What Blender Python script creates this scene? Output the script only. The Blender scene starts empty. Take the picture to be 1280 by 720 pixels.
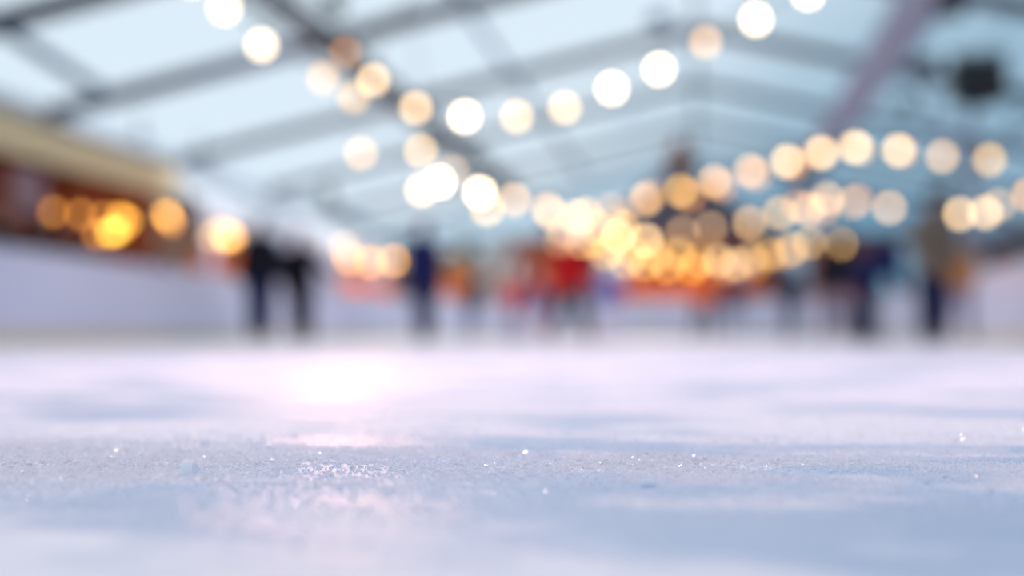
import bpy, bmesh, math, random
from mathutils import Vector, Matrix, noise
random.seed(7)
sc = bpy.context.scene
C = sc.collection
PI = math.pi

# ------------------------------------------------------------------ camera
F = 50.0 / 36.0 * 1280.0            # focal length in pixels
TH = math.atan(230.0 / F)           # the camera looks a little left of the hall axis (+Y)
CH = 0.10                           # lens height above the ice
HOR = 421.0
fw = Vector((-math.sin(TH), math.cos(TH), 0)); rt = Vector((math.cos(TH), math.sin(TH), 0))
cam = bpy.data.cameras.new('camera'); co = bpy.data.objects.new('camera', cam); C.objects.link(co)
co.location = (0, 0, CH); co.rotation_euler = (PI / 2, 0, TH)
cam.lens = 50; cam.sensor_width = 36; cam.shift_y = (HOR - 360) / 1280.0
cam.clip_start = 0.02; cam.clip_end = 500
cam.dof.use_dof = True; cam.dof.focus_distance = 1.09; cam.dof.aperture_fstop = 1.8
sc.camera = co

def P(px, py, D):
    """world point at pixel (px, py) and depth D along the view"""
    v = fw * D + rt * (D * (px - 640) / F)
    return Vector((v.x, v.y, CH + D * (HOR - py) / F))
def depth_at_x(px, x):
    k = -math.sin(TH) + (px - 640) / F * math.cos(TH)
    return x / k
def depth_at_y(px, y):
    return y / (math.cos(TH) + (px - 640) / F * math.sin(TH))

# ------------------------------------------------------------------ render settings
vs = sc.view_settings
sc.display_settings.display_device = 'sRGB'
vs.view_transform = 'Standard'; vs.look = 'None'; vs.exposure = 0.0; vs.gamma = 1.0
vs.use_curve_mapping = False
cy = sc.cycles
cy.use_adaptive_sampling = False
cy.use_denoising = True
cy.max_bounces = 6; cy.diffuse_bounces = 3; cy.glossy_bounces = 3; cy.transparent_max_bounces = 12
cy.transmission_bounces = 4
cy.sample_clamp_indirect = 4.0
cy.caustics_reflective = False; cy.caustics_refractive = False

# ------------------------------------------------------------------ materials
def lin(r, g, b):
    f = lambda c: (c / 255 / 12.92) if c / 255 <= .04045 else ((c / 255 + .055) / 1.055) ** 2.4
    return (f(r), f(g), f(b))
MC = {}
def mat(name, rgb, rough=.6, var=.12, scale=8.0, stretch=(1, 1, 1), metal=0, bump=0.0, spec=.5, sheen=0):
    if name in MC: return MC[name]
    m = bpy.data.materials.new(name); m.use_nodes = True
    nt = m.node_tree; N = nt.nodes; L = nt.links
    b = N['Principled BSDF']; c = lin(*rgb)
    b.inputs['Roughness'].default_value = rough; b.inputs['Metallic'].default_value = metal
    b.inputs['Specular IOR Level'].default_value = spec
    if sheen: b.inputs['Sheen Weight'].default_value = sheen
    tc = N.new('ShaderNodeTexCoord'); mp = N.new('ShaderNodeMapping'); mp.inputs['Scale'].default_value = stretch
    nz = N.new('ShaderNodeTexNoise'); nz.inputs['Scale'].default_value = scale; nz.inputs['Detail'].default_value = 4
    L.new(tc.outputs['Object'], mp.inputs['Vector']); L.new(mp.outputs['Vector'], nz.inputs['Vector'])
    mx = N.new('ShaderNodeMix'); mx.data_type = 'RGBA'
    mx.inputs[6].default_value = (*[x * (1 - var) for x in c], 1); mx.inputs[7].default_value = (*[min(1, x * (1 + var)) for x in c], 1)
    L.new(nz.outputs['Fac'], mx.inputs[0]); L.new(mx.outputs[2], b.inputs['Base Color'])
    if bump:
        bp = N.new('ShaderNodeBump'); bp.inputs['Strength'].default_value = bump; bp.inputs['Distance'].default_value = .01
        L.new(nz.outputs['Fac'], bp.inputs['Height']); L.new(bp.outputs['Normal'], b.inputs['Normal'])
    MC[name] = m
    return m
def wood(name, rgb, along=1):
    st = [1, 1, 1]; st[along] = .08
    return mat(name, rgb, .55, .35, 14, tuple(st), bump=.2)
def emis(rgb, strength):
    key = 'glow_%.3f_%.3f_%.3f_%.2f' % (*rgb, strength)
    if key in MC: return MC[key]
    m = bpy.data.materials.new('bulb_glass'); m.use_nodes = True
    nt = m.node_tree; nt.nodes.clear()
    e = nt.nodes.new('ShaderNodeEmission'); o = nt.nodes.new('ShaderNodeOutputMaterial')
    e.inputs[0].default_value = (*rgb, 1); e.inputs[1].default_value = strength
    nt.links.new(e.outputs[0], o.inputs[0]); MC[key] = m
    return m

# ------------------------------------------------------------------ mesh helpers
def finish(name, bm, m, parent=None, smooth=False, mods=(), loc=None):
    me = bpy.data.meshes.new(name); bmesh.ops.recalc_face_normals(bm, faces=bm.faces)
    bm.to_mesh(me); bm.free()
    if smooth:
        for p in me.polygons: p.use_smooth = True
    ms = m if isinstance(m, (list, tuple)) else [m]
    for x in ms: me.materials.append(x)
    o = bpy.data.objects.new(name, me); C.objects.link(o)
    if parent is not None: o.parent = parent
    if loc is not None: o.location = loc
    for k, v in mods:
        md = o.modifiers.new(k.lower(), k)
        for a, b in v.items(): setattr(md, a, b)
    return o
def box(bm, lo, hi, M=None):
    lo = Vector(lo); hi = Vector(hi)
    vs_ = [bm.verts.new(((hi if i & 1 else lo).x, (hi if i & 2 else lo).y, (hi if i & 4 else lo).z)) for i in range(8)]
    if M is not None:
        for v in vs_: v.co = M @ v.co
    for f in ((0, 1, 3, 2), (4, 6, 7, 5), (0, 4, 5, 1), (2, 3, 7, 6), (0, 2, 6, 4), (1, 5, 7, 3)):
        bm.faces.new([vs_[i] for i in f])
    return vs_
def beam(bm, a, b, w, h, up=Vector((0, 0, 1))):
    a = Vector(a); b = Vector(b); d = (b - a); L = d.length; d.normalize()
    s = d.cross(up).normalized(); u = s.cross(d).normalized()
    M = Matrix((( s.x, d.x, u.x, a.x), (s.y, d.y, u.y, a.y), (s.z, d.z, u.z, a.z), (0, 0, 0, 1)))
    return box(bm, (-w / 2, 0, -h / 2), (w / 2, L, h / 2), M)
def tube(bm, pts, rads, seg=12, ref=Vector((1, 0, 0)), cap=True):
    """closed tapering tube; rads: r or (r_side, r_other) for each point; ref sets the side axis"""
    pts = [Vector(p) for p in pts]; n = len(pts); rings = []
    def rr(r): return r if isinstance(r, (tuple, list)) else (r, r)
    seq = []
    for i, p in enumerate(pts):
        if i == 0: d = pts[1] - p
        elif i == n - 1: d = p - pts[i - 1]
        else: d = (pts[i + 1] - p).normalized() + (p - pts[i - 1]).normalized()
        d = d.normalized() if d.length > 1e-9 else Vector((0, 0, 1))
        a, b = rr(rads[i]); seq.append((p, d, a, b))
    full = []
    if cap:
        p, d, a, b = seq[0]; m = min(a, b)
        for t in (1.3, .75): full.append((p - d * m * math.sin(t), d, a * math.cos(t), b * math.cos(t)))
    full += seq
    if cap:
        p, d, a, b = seq[-1]; m = min(a, b)
        for t in (.75, 1.3): full.append((p + d * m * math.sin(t), d, a * math.cos(t), b * math.cos(t)))
    for p, d, a, b in full:
        s = ref - d * ref.dot(d)
        if s.length < .05: s = Vector((0, 1, 0)) - d * d.y
        s.normalize(); u = d.cross(s)
        rings.append([bm.verts.new(p + s * (a * math.cos(2 * PI * k / seg)) + u * (b * math.sin(2 * PI * k / seg))) for k in range(seg)])
    for r0, r1 in zip(rings, rings[1:]):
        for k in range(seg): bm.faces.new((r0[k], r0[(k + 1) % seg], r1[(k + 1) % seg], r1[k]))
    bm.faces.new(rings[0][::-1]); bm.faces.new(rings[-1])
def ell(bm, c, r, seg=16, M=None):
    res = bmesh.ops.create_uvsphere(bm, u_segments=seg, v_segments=max(6, seg // 2), radius=1)
    T = Matrix.Translation(Vector(c)) @ (M if M is not None else Matrix.Identity(4)) @ Matrix.Diagonal((*r, 1))
    bmesh.ops.transform(bm, matrix=T, verts=res['verts'])
def lathe(bm, prof, seg=16, c=(0, 0, 0)):
    rings = [[bm.verts.new((c[0] + r * math.cos(2 * PI * k / seg), c[1] + r * math.sin(2 * PI * k / seg), c[2] + z)) for k in range(seg)] for r, z in prof]
    for r0, r1 in zip(rings, rings[1:]):
        for k in range(seg): bm.faces.new((r0[k], r0[(k + 1) % seg], r1[(k + 1) % seg], r1[k]))
    bm.faces.new(rings[0][::-1]); bm.faces.new(rings[-1])
def B(): return bmesh.new()
def thing(name, label, cat, loc=(0, 0, 0), rz=0, group=None):
    o = bpy.data.objects.new(name, None); C.objects.link(o); o.location = loc; o.rotation_euler = (0, 0, rz)
    o.empty_display_size = .2
    return tag(o, label, cat, group)
def tag(o, label, cat, group=None, kind=None):
    if label: o['label'] = label
    if cat: o['category'] = cat
    if group: o['group'] = group
    if kind: o['kind'] = kind
    return o
def struct(o, label=None, cat=None):
    o['kind'] = 'structure'
    if label: o['label'] = label
    if cat: o['category'] = cat
    return o

# ------------------------------------------------------------------ world: bright overcast sky, bluer to the right
w = bpy.data.worlds.new('world'); sc.world = w; w.use_nodes = True
nt = w.node_tree; N = nt.nodes; L = nt.links
bg = N['Background']
tc = N.new('ShaderNodeTexCoord'); sx = N.new('ShaderNodeSeparateXYZ'); L.new(tc.outputs['Generated'], sx.inputs[0])
nz = N.new('ShaderNodeTexNoise'); nz.inputs['Scale'].default_value = 4; nz.inputs['Detail'].default_value = 5
L.new(tc.outputs['Generated'], nz.inputs['Vector'])
m1 = N.new('ShaderNodeMath'); m1.operation = 'MULTIPLY_ADD'; m1.inputs[1].default_value = -2.0; m1.inputs[2].default_value = .05
L.new(sx.outputs['X'], m1.inputs[0])
m2 = N.new('ShaderNodeMath'); m2.operation = 'MULTIPLY_ADD'; m2.inputs[1].default_value = .9
L.new(nz.outputs['Fac'], m2.inputs[0]); L.new(m1.outputs[0], m2.inputs[2])
m3 = N.new('ShaderNodeMath'); m3.operation = 'MULTIPLY_ADD'; m3.inputs[1].default_value = 2.2; m3.use_clamp = False
L.new(sx.outputs['Z'], m3.inputs[0]); L.new(m2.outputs[0], m3.inputs[2])
m3.inputs[2].default_value = 0
cr = N.new('ShaderNodeValToRGB')
cr.color_ramp.elements[0].position = .42; cr.color_ramp.elements[0].color = (.25, .43, .57, 1)
cr.color_ramp.elements[1].position = 1.0; cr.color_ramp.elements[1].color = (.83, .92, 1.0, 1)
L.new(m3.outputs[0], cr.inputs[0]); L.new(cr.outputs[0], bg.inputs[0]); bg.inputs[1].default_value = 1.0

# ------------------------------------------------------------------ ice
SCR = []
rs = random.Random(3)
for i in range(26):
    x0 = rs.uniform(-.9, 1.0); y0 = rs.uniform(.45, 3.2); a = rs.uniform(-.5, .5) + (PI if rs.random() < .5 else 0)
    if i % 3 == 0: a = -.55 + rs.uniform(-.12, .12)
    SCR.append((x0, y0, a, rs.uniform(.35, 1.3), rs.uniform(-.5, .5), rs.uniform(.0012, .0035)))
SCR += [(.05, 2.2, -.75, 1.3, .2, .004), (.18, 1.75, -.42, 1.0, .1, .003), (.22, 1.55, -.25, .9, -.1, .003), (.0, 1.25, -.1, .8, .1, .003), (-.7, 2.1, .05, 1.2, .1, .004)]
def scratch_h(x, y):
    h = 0.0
    for (x0, y0, a, Ls, k, wd) in SCR:
        dx = x - x0; dy = y - y0; ca = math.cos(a); sa = math.sin(a)
        u = dx * ca + dy * sa
        if u < 0 or u > Ls: continue
        v = -dx * sa + dy * ca - k * u * u * .3
        if abs(v) > wd * 4: continue
        t = v / wd
        e = min(1, u / .1, (Ls - u) / .1)
        h += e * (-.0014 * math.exp(-t * t) + .0020 * math.exp(-(abs(t) - 1.9) ** 2 * 1.5))
    return h
def snow_mask(x, y):
    a = noise.noise(Vector((x * 2.2, y * 4.5, 3.1))) + .6 * noise.noise(Vector((x * 6, y * 11, 7.7))) + .3 * noise.noise(Vector((x * 21, y * 30, 1.7)))
    return a
def ice_h(x, y):
    d = math.hypot(x, y)
    fade = max(0.0, min(1.0, (4.0 - d) / 2.0))
    if fade <= 0: return 0.0
    s = snow_mask(x, y)
    h = .0016 * noise.noise(Vector((x * 5, y * 7, 0)))
    h += max(0, s - .02) * .0050
    h += .0009 * noise.noise(Vector((x * 60, y * 60, 2))) + (.0009 if s > 0 else .0005) * noise.noise(Vector((x * 160, y * 160, 5)))
    h += scratch_h(x, y)
    return h * fade
def lines(lo, hi, a, b, fine, grow):
    out = [a]
    while out[-1] < b: out.append(out[-1] + fine)
    st = fine
    while out[-1] < hi: st *= grow; out.append(out[-1] + st)
    st = fine; left = [a]
    while left[-1] > lo: st *= grow; left.append(left[-1] - st)
    return left[:0:-1] + out
xs = lines(-14, 12, -.62, .46, .0042, 1.045)
ys = lines(-8, 58, .50, 1.9, .0042, 1.035)
me = bpy.data.meshes.new('floor')
vts = [(x, y, ice_h(x, y)) for y in ys for x in xs]; nx = len(xs)
fcs = [(j * nx + i, j * nx + i + 1, (j + 1) * nx + i + 1, (j + 1) * nx + i) for j in range(len(ys) - 1) for i in range(nx - 1)]
me.from_pydata(vts, [], fcs)
for p in me.polygons: p.use_smooth = True
ca_ = me.attributes.new('snow', 'FLOAT', 'POINT')
for i, v in enumerate(vts):
    x, y, z = v
    if math.hypot(x, y) < 6: ca_.data[i].value = max(0, min(1, .5 + 1.1 * snow_mask(x, y) + 180 * max(0, scratch_h(x, y))))
    else: ca_.data[i].value = .5 + 0 * x
icem = bpy.data.materials.new('rink_ice'); icem.use_nodes = True
nt = icem.node_tree; N = nt.nodes; L = nt.links; b = N['Principled BSDF']
at = N.new('ShaderNodeAttribute'); at.attribute_name = 'snow'
tc = N.new('ShaderNodeTexCoord')
n1 = N.new('ShaderNodeTexNoise'); n1.inputs['Scale'].default_value = 1.3; n1.inputs['Detail'].default_value = 6
mp = N.new('ShaderNodeMapping'); mp.inputs['Scale'].default_value = (.45, 1, 1); mp.inputs['Rotation'].default_value = (0, 0, .2)
L.new(tc.outputs['Object'], mp.inputs[0]); L.new(mp.outputs[0], n1.inputs['Vector'])
ad = N.new('ShaderNodeMath'); ad.operation = 'MULTIPLY_ADD'; ad.inputs[1].default_value = .55
L.new(n1.outputs['Fac'], ad.inputs[0]); L.new(at.outputs['Fac'], ad.inputs[2])
cr = N.new('ShaderNodeValToRGB')
cr.color_ramp.elements[0].position = .45; cr.color_ramp.elements[0].color = (.45, .55, .72, 1)
cr.color_ramp.elements[1].position = 1.05; cr.color_ramp.elements[1].color = (.90, .85, .90, 1)
L.new(ad.outputs[0], cr.inputs[0]); L.new(cr.outputs[0], b.inputs['Base Color'])
rr = N.new('ShaderNodeMapRange'); rr.inputs[1].default_value = .4; rr.inputs[2].default_value = 1.1; rr.inputs[3].default_value = .30; rr.inputs[4].default_value = .6
L.new(ad.outputs[0], rr.inputs[0]); L.new(rr.outputs[0], b.inputs['Roughness'])
b.inputs['IOR'].default_value = 1.31
n2 = N.new('ShaderNodeTexNoise'); n2.inputs['Scale'].default_value = 420; n2.inputs['Detail'].default_value = 3
n3 = N.new('ShaderNodeTexNoise'); n3.inputs['Scale'].default_value = 14; n3.inputs['Detail'].default_value = 5
L.new(tc.outputs['Object'], n2.inputs['Vector']); L.new(mp.outputs[0], n3.inputs['Vector'])
b1 = N.new('ShaderNodeBump'); b1.inputs['Distance'].default_value = .0012; b1.inputs['Strength'].default_value = .7
b2 = N.new('ShaderNodeBump'); b2.inputs['Distance'].default_value = .004; b2.inputs['Strength'].default_value = .5
L.new(n2.outputs['Fac'], b1.inputs['Height']); L.new(n3.outputs['Fac'], b2.inputs['Height'])
L.new(b1.outputs[0], b2.inputs['Normal']); L.new(b2.outputs[0], b.inputs['Normal'])
me.materials.append(icem)
flo = bpy.data.objects.new('floor', me); C.objects.link(flo); struct(flo, 'pale blue scratched ice of the rink', 'ice')

# ground outside the hall
bm = B(); box(bm, (-90, -40, -.30), (90, 140, -.05))
struct(finish('floor_outside', bm, mat('trodden_snow', (176, 182, 196), .9, .15, 2)), 'trodden snowy ground around the hall', 'ground')

# frost crystals scattered on the ice (uncountable)
def frost():
    r = random.Random(11); V = []; Fc = []
    n = 0; tries = 0
    while n < 70000 and tries < 1500000:
        tries += 1
        d = r.gauss(1.10, .13) if r.random() < .75 else .75 + 1.6 * r.random()
        px = r.uniform(-60, 1340); v = fw * d + rt * (d * (px - 640) / F)
        s = snow_mask(v.x, v.y)
        dens = max(.10, min(1, .45 + 1.2 * s)) 
        if r.random() > dens: continue
        size = r.uniform(.0005, .0011) * (1.0 if r.random() < .93 else 1.9)
        z = ice_h(v.x, v.y) + size * r.uniform(.0, .8)
        R = Matrix.Rotation(r.uniform(0, 6.28), 3, Vector((r.uniform(-1, 1), r.uniform(-1, 1), r.uniform(-1, 1))).normalized())
        k = len(V)
        e = (size * r.uniform(.7, 1.3), size * r.uniform(.7, 1.3), size * r.uniform(.8, 1.6))
        for q in ((e[0], 0, 0), (-e[0], 0, 0), (0, e[1], 0), (0, -e[1], 0), (0, 0, e[2]), (0, 0, -e[2])):
            t = R @ Vector(q); V.append((v.x + t.x, v.y + t.y, z + t.z))
        Fc += [(k, k + 2, k + 4), (k + 2, k + 1, k + 4), (k + 1, k + 3, k + 4), (k + 3, k, k + 4), (k + 2, k, k + 5), (k + 1, k + 2, k + 5), (k + 3, k + 1, k + 5), (k, k + 3, k + 5)]
        n += 1
    me = bpy.data.meshes.new('frost_crystals'); me.from_pydata(V, [], Fc)
    m = mat('frost', (252, 248, 255), .12, .02, 50, spec=1.0)
    nt = m.node_tree; t_ = nt.nodes.new('ShaderNodeBsdfTranslucent'); t_.inputs[0].default_value = (.99, .97, 1.0, 1); mx_ = nt.nodes.new('ShaderNodeMixShader'); mx_.inputs[0].default_value = .5
    nt.links.new(nt.nodes['Principled BSDF'].outputs[0], mx_.inputs[1]); nt.links.new(t_.outputs[0], mx_.inputs[2]); nt.links.new(mx_.outputs[0], nt.nodes['Material Output'].inputs[0])
    me.materials.append(m)
    o = bpy.data.objects.new('frost_crystals', me); C.objects.link(o)
    tag(o, 'fine white frost crystals scattered over the ice in the sharp band', 'frost', kind='stuff')
frost()
# one ice chip
def chip(px, py, size, label, sh=(1, 1, 1)):
    D = CH * F / (py - HOR); p = P(px, py, D); p.z = ice_h(p.x, p.y)
    bm = B(); box(bm, (-size / 2, -size / 2, 0), (size / 2, size / 2, size))
    for v in bm.verts: v.co += Vector((random.uniform(-1, 1), random.uniform(-1, 1), random.uniform(-.6, .6))) * size * .12; v.co = Vector((v.co.x * sh[0], v.co.y * sh[1], v.co.z * sh[2]))
    bmesh.ops.bevel(bm, geom=bm.edges[:], offset=size * .12, segments=2, affect='EDGES')
    m = mat('clear_ice_chip', (240, 240, 250), .35, .05, 300)
    o = finish('ice_chip', bm, m, loc=p); o.rotation_euler = (.0, 0, random.uniform(.1, .5)); tag(o, label, 'ice chip', 'loose ice chips on the rink')
chip(237, 597, .0115, 'large clear cube of ice lying on the frosty ice at the left')
chip(256, 560, .006, 'small ice chip lying just behind the large clear ice cube', (1, 1, 1.1))
chip(810, 606, .006, 'small white ice chip lying alone right of the middle of the ice', (1.5, 1, .7))
chip(677, 572, .003, 'tiny sparkling ice chip near the middle of the frosty band')

# ------------------------------------------------------------------ hall: clear tent with aluminium frames
RH, PT, EX = 6.75, .229, 11.7                       # ridge height, pitch, eave half width
def roof_z(x): return RH - PT * abs(x)
EZ = roof_z(EX)
YF = [5.4, 12.15, 18.9, 24.3, 31.0, 37.8, 44.6, 51.3]
roofm = bpy.data.materials.new('clear_roof_film'); roofm.use_nodes = True
nt = roofm.node_tree; N = nt.nodes; L = nt.links; N.clear()
o_ = N.new('ShaderNodeOutputMaterial'); tr = N.new('ShaderNodeBsdfTransparent'); tr.inputs[0].default_value = (.90, .95, .98, 1)
tl = N.new('ShaderNodeBsdfTranslucent'); tl.inputs[0].default_value = (.85, .92, .97, 1)
mx = N.new('ShaderNodeMixShader'); nz = N.new('ShaderNodeTexNoise'); nz.inputs['Scale'].default_value = .7; tc = N.new('ShaderNodeTexCoord')
L.new(tc.outputs['Object'], nz.inputs['Vector'])
mr = N.new('ShaderNodeMapRange'); mr.inputs[3].default_value = .08; mr.inputs[4].default_value = .28
L.new(nz.outputs['Fac'], mr.inputs[0]); L.new(mr.outputs[0], mx.inputs[0]); L.new(tr.outputs[0], mx.inputs[1]); L.new(tl.outputs[0], mx.inputs[2]); L.new(mx.outputs[0], o_.inputs[0])
bm = B()
for s in (-1, 1):
    q = [bm.verts.new(c) for c in ((0, -6, RH + .12), (0, YF[-1], RH + .12), (s * (EX + .2), YF[-1], EZ + .08), (s * (EX + .2), -6, EZ + .08))]
    bm.faces.new(q)
struct(finish('ceiling', bm, roofm), 'clear pitched tent roof over the rink', 'roof')
frm = mat('grey_aluminium', (40, 42, 62), .45, .1, 3, metal=.3)
frm2 = mat('dark_steel', (46, 36, 44), .5, .15, 3)
pale = mat('pale_aluminium', (112, 132, 156), .4, .08, 3, metal=.2)
tn = [0]
def trim(bm, m, lab):
    tn[0] += 1
    return struct(finish('trim_%d' % tn[0], bm, m), lab, 'roof frame')
ords = ['nearest', 'second', 'third', 'fourth', 'fifth', 'sixth', 'seventh', 'last']
for i, y in enumerate(YF):
    bm = B(); wd = (.16, .19, .23, .22, .19, .17, .16, .16)[i]
    for s in (-1, 1):
        beam(bm, (0, y, RH), (s * EX, y, EZ), wd * .8, wd * 1.25)
        beam(bm, (s * EX, y, -.04), (s * EX, y, EZ + .05), wd, wd)
    trim(bm, frm, 'grey metal gable frame across the hall, %s from the camera' % ords[i])
for s, nm in ((-1, 'left'), (1, 'right')):
    for k, x in enumerate((4.0, 7.8) if s > 0 else (4.0,)):
        bm = B(); beam(bm, (s * x, -6, roof_z(x) + .02), (s * x, YF[-1], roof_z(x) + .02), .09, .12)
        trim(bm, pale, 'pale purlin along the %s roof slope, %s the ridge' % (nm, 'nearer' if k == 0 else 'farther from'))
    bm = B(); beam(bm, (s * EX, -6, EZ), (s * EX, YF[-1], EZ), .3, .3)
    trim(bm, mat('white_eave_paint', (232, 236, 242), .5, .04, 3), 'pale eave beam along the %s side of the hall' % nm)
bm = B(); beam(bm, (0, -6, RH), (0, YF[-1], RH), .12, .16); trim(bm, pale, 'ridge beam along the top of the hall')
def on_roof(px, py):
    lo, hi = 2.0, 60.0
    for _ in range(50):
        m_ = (lo + hi) / 2; p = P(px, py, m_)
        if p.z < roof_z(p.x): lo = m_
        else: hi = m_
    return P(px, py, lo - .12)
for a, b_, nm in (((-40, 8), (132, 118), 'left roof slope above the wooden stall'),):
    bm = B(); beam(bm, on_roof(*a), on_roof(*b_), .24, .1); trim(bm, pale, 'diagonal wind brace on the ' + nm)
# side walls: translucent white film between the eave and the ground, glazed gable end
wallm = bpy.data.materials.new('frosted_wall_film'); wallm.use_nodes = True
nt = wallm.node_tree; N = nt.nodes; L = nt.links; N.clear()
o_ = N.new('ShaderNodeOutputMaterial'); tr = N.new('ShaderNodeBsdfTransparent'); tr.inputs[0].default_value = (.82, .88, .92, 1)
tl = N.new('ShaderNodeBsdfTranslucent'); tl.inputs[0].default_value = (.78, .84, .9, 1); df = N.new('ShaderNodeBsdfDiffuse'); df.inputs[0].default_value = (.6, .66, .72, 1)
mx = N.new('ShaderNodeMixShader'); mx2 = N.new('ShaderNodeMixShader'); nz = N.new('ShaderNodeTexNoise'); nz.inputs['Scale'].default_value = .5
L.new(nz.outputs['Fac'], mx2.inputs[0]); L.new(tl.outputs[0], mx2.inputs[1]); L.new(df.outputs[0], mx2.inputs[2])
mx.inputs[0].default_value = .55; L.new(tr.outputs[0], mx.inputs[1]); L.new(mx2.outputs[0], mx.inputs[2]); L.new(mx.outputs[0], o_.inputs[0])
for s, nm in ((-1, 'left'), (1, 'right')):
    bm = B(); box(bm, (s * EX - .02, -6, -.04), (s * EX + .02, YF[-1], EZ))
    struct(finish('wall_' + nm, bm, wallm), 'frosted side wall of the tent on the %s' % nm, 'wall')
glz = bpy.data.materials.new('blue_gable_glazing'); glz.use_nodes = True
nt = glz.node_tree; N = nt.nodes; L = nt.links; N.clear()
o_ = N.new('ShaderNodeOutputMaterial'); tr = N.new('ShaderNodeBsdfTransparent'); tr.inputs[0].default_value = (.84, .91, .95, 1)
gl = N.new('ShaderNodeBsdfGlossy'); gl.inputs['Roughness'].default_value = .1; mx = N.new('ShaderNodeMixShader'); mx.inputs[0].default_value = .08
nz = N.new('ShaderNodeTexNoise'); nz.inputs['Scale'].default_value = 1; mr = N.new('ShaderNodeMapRange'); mr.inputs[3].default_value = .04; mr.inputs[4].default_value = .12
L.new(nz.outputs['Fac'], mr.inputs[0]); L.new(mr.outputs[0], mx.inputs[0])
L.new(tr.outputs[0], mx.inputs[1]); L.new(gl.outputs[0], mx.inputs[2]); L.new(mx.outputs[0], o_.inputs[0])
bm = B(); q = [bm.verts.new(c) for c in ((-EX, YF[-1], -.04), (EX, YF[-1], -.04), (EX, YF[-1], EZ), (0, YF[-1], RH), (-EX, YF[-1], EZ))]; bm.faces.new(q)
r_ = bmesh.ops.extrude_face_region(bm, geom=bm.faces[:])
bmesh.ops.translate(bm, vec=(0, .03, 0), verts=[v for v in r_['geom'] if isinstance(v, bmesh.types.BMVert)])
struct(finish('wall_back', bm, glz), 'glazed gable end of the hall behind the stalls', 'wall')
for k, x in enumerate((-7.8, -3.9, 0, 3.9, 7.8)):
    bm = B(); beam(bm, (x, YF[-1] - .15, -.04), (x, YF[-1] - .15, roof_z(x)), .16, .16)
    trim(bm, frm, 'upright mullion of the glazed gable end, %s from the left' % ords[k + 1].replace('second', 'first').replace('third', 'second').replace('fourth', 'third').replace('fifth', 'fourth').replace('sixth', 'fifth'))
bm = B(); beam(bm, (-EX, YF[-1] - .15, 3.6), (EX, YF[-1] - .15, 3.6), .14, .16)
trim(bm, frm, 'level crossbar of the glazed gable end')

# lattice girder under the left slope, and round air duct under the right slope
def P_at_x(px, py, x): return P(px, py, depth_at_x(px, x))
g = thing('lattice_girder', 'dark steel lattice girder running under the left roof slope', 'girder', (-6.4, 6, 5.25))
bm = B()
for ox, oz in ((-.16, .16), (.16, .16), (-.16, -.16), (.16, -.16)): beam(bm, (ox, 0, oz), (ox, 44, oz), .075, .075)
finish('chord', bm, frm2, g)
bm = B(); n = 58
for k in range(n):
    y0 = 44 * k / n; y1 = 44 * (k + 1) / n; s = 1 if k % 2 else -1
    for ox in (-.16, .16): beam(bm, (ox, y0, -.16 * s), (ox, y1, .16 * s), .04, .04)
    for oz in (-.16, .16): beam(bm, (-.16 * s, y0, oz), (.16 * s, y1, oz), .04, .04)
finish('lattice_brace', bm, frm2, g)
for y in YF[1:-1]: bm = B(); beam(bm, (0, y - 6, .16), (0, y - 6, roof_z(6.4) - 5.25 - .05), .05, .05); finish('hanger', bm, frm2, g)
dm = mat('mauve_duct_fabric', (132, 138, 156), .7, .1, 2)
dx, dz = 3.45, 5.3
g = thing('air_duct', 'wide grey fabric air duct hanging under the right roof slope', 'duct', (dx, 6, dz))
bm = B(); tube(bm, [(0, y, 0) for y in range(0, 45, 2)], [.38] * 23, 20); finish('duct_tube', bm, dm, g, True)
for y in YF[1:-1]:
    for xx in (-.15, .15): bm = B(); beam(bm, (xx, y - 6, .33), (xx, y - 6, roof_z(dx + xx) - dz - .03), .03, .03); finish('hanger', bm, frm2, g)

# ------------------------------------------------------------------ rink barriers
bw = mat('white_barrier_panel', (208, 212, 232), .35, .05, 2)
kick = mat('cream_kickplate', (214, 200, 168), .5, .06, 3)
railm = mat('white_cap_rail', (214, 214, 226), .4, .04, 3)
def barrier(name, label, pts, side, h=1.2):
    """pts: plan polyline of the ice face; side: which way the back is"""
    t = thing(name, label, 'rink barrier', (pts[0][0], pts[0][1], 0), 0)
    o0 = Vector((pts[0][0], pts[0][1], 0))
    def strip(z0, z1, y0, y1, m, nm):
        bm = B(); prev = None; n = len(pts)
        for i, p in enumerate(pts):
            p = Vector((*p, 0)) - o0
            a = Vector((*pts[max(0, i - 1)], 0)); b = Vector((*pts[min(n - 1, i + 1)], 0)); d = (b - a).normalized()
            nn = Vector((-d.y, d.x, 0)) * side
            cur = [bm.verts.new(p + nn * y + Vector((0, 0, z))) for y, z in ((y0, z0), (y1, z0), (y1, z1), (y0, z1))]
            if prev:
                for k in range(4): bm.faces.new((prev[k], prev[(k + 1) % 4], cur[(k + 1) % 4], cur[k]))
            else: bm.faces.new(cur)
            prev = cur
        bm.faces.new(prev[::-1])
        finish(nm, bm, m, t)
    strip(.0, h - .06, .0, .05, bw, 'panel'); strip(.0, .18, -.02, .0, kick, 'kickplate'); strip(h - .06, h, -.03, .09, railm, 'cap_rail')
    acc = 0
    for a, b in zip(pts, pts[1:]):
        a = Vector((*a, 0)); b = Vector((*b, 0)); L_ = (b - a).length; d = (b - a).normalized(); nn = Vector((-d.y, d.x, 0)) * side; u = 1.2 - acc
        while u < L_:
            c = a + d * u - o0; bm = B(); beam(bm, c + nn * .08, c + nn * .08 + Vector((0, 0, h - .07)), .06, .05, up=d); finish('post', bm, frm, t); u += 2.4
        acc = 1.2 + L_ - u
    return t
def arc(cx, cy_, r, a0, a1, n=8): return [(cx + r * math.cos(math.radians(a0 + (a1 - a0) * k / n)), cy_ + r * math.sin(math.radians(a0 + (a1 - a0) * k / n))) for k in range(n + 1)]
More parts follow.
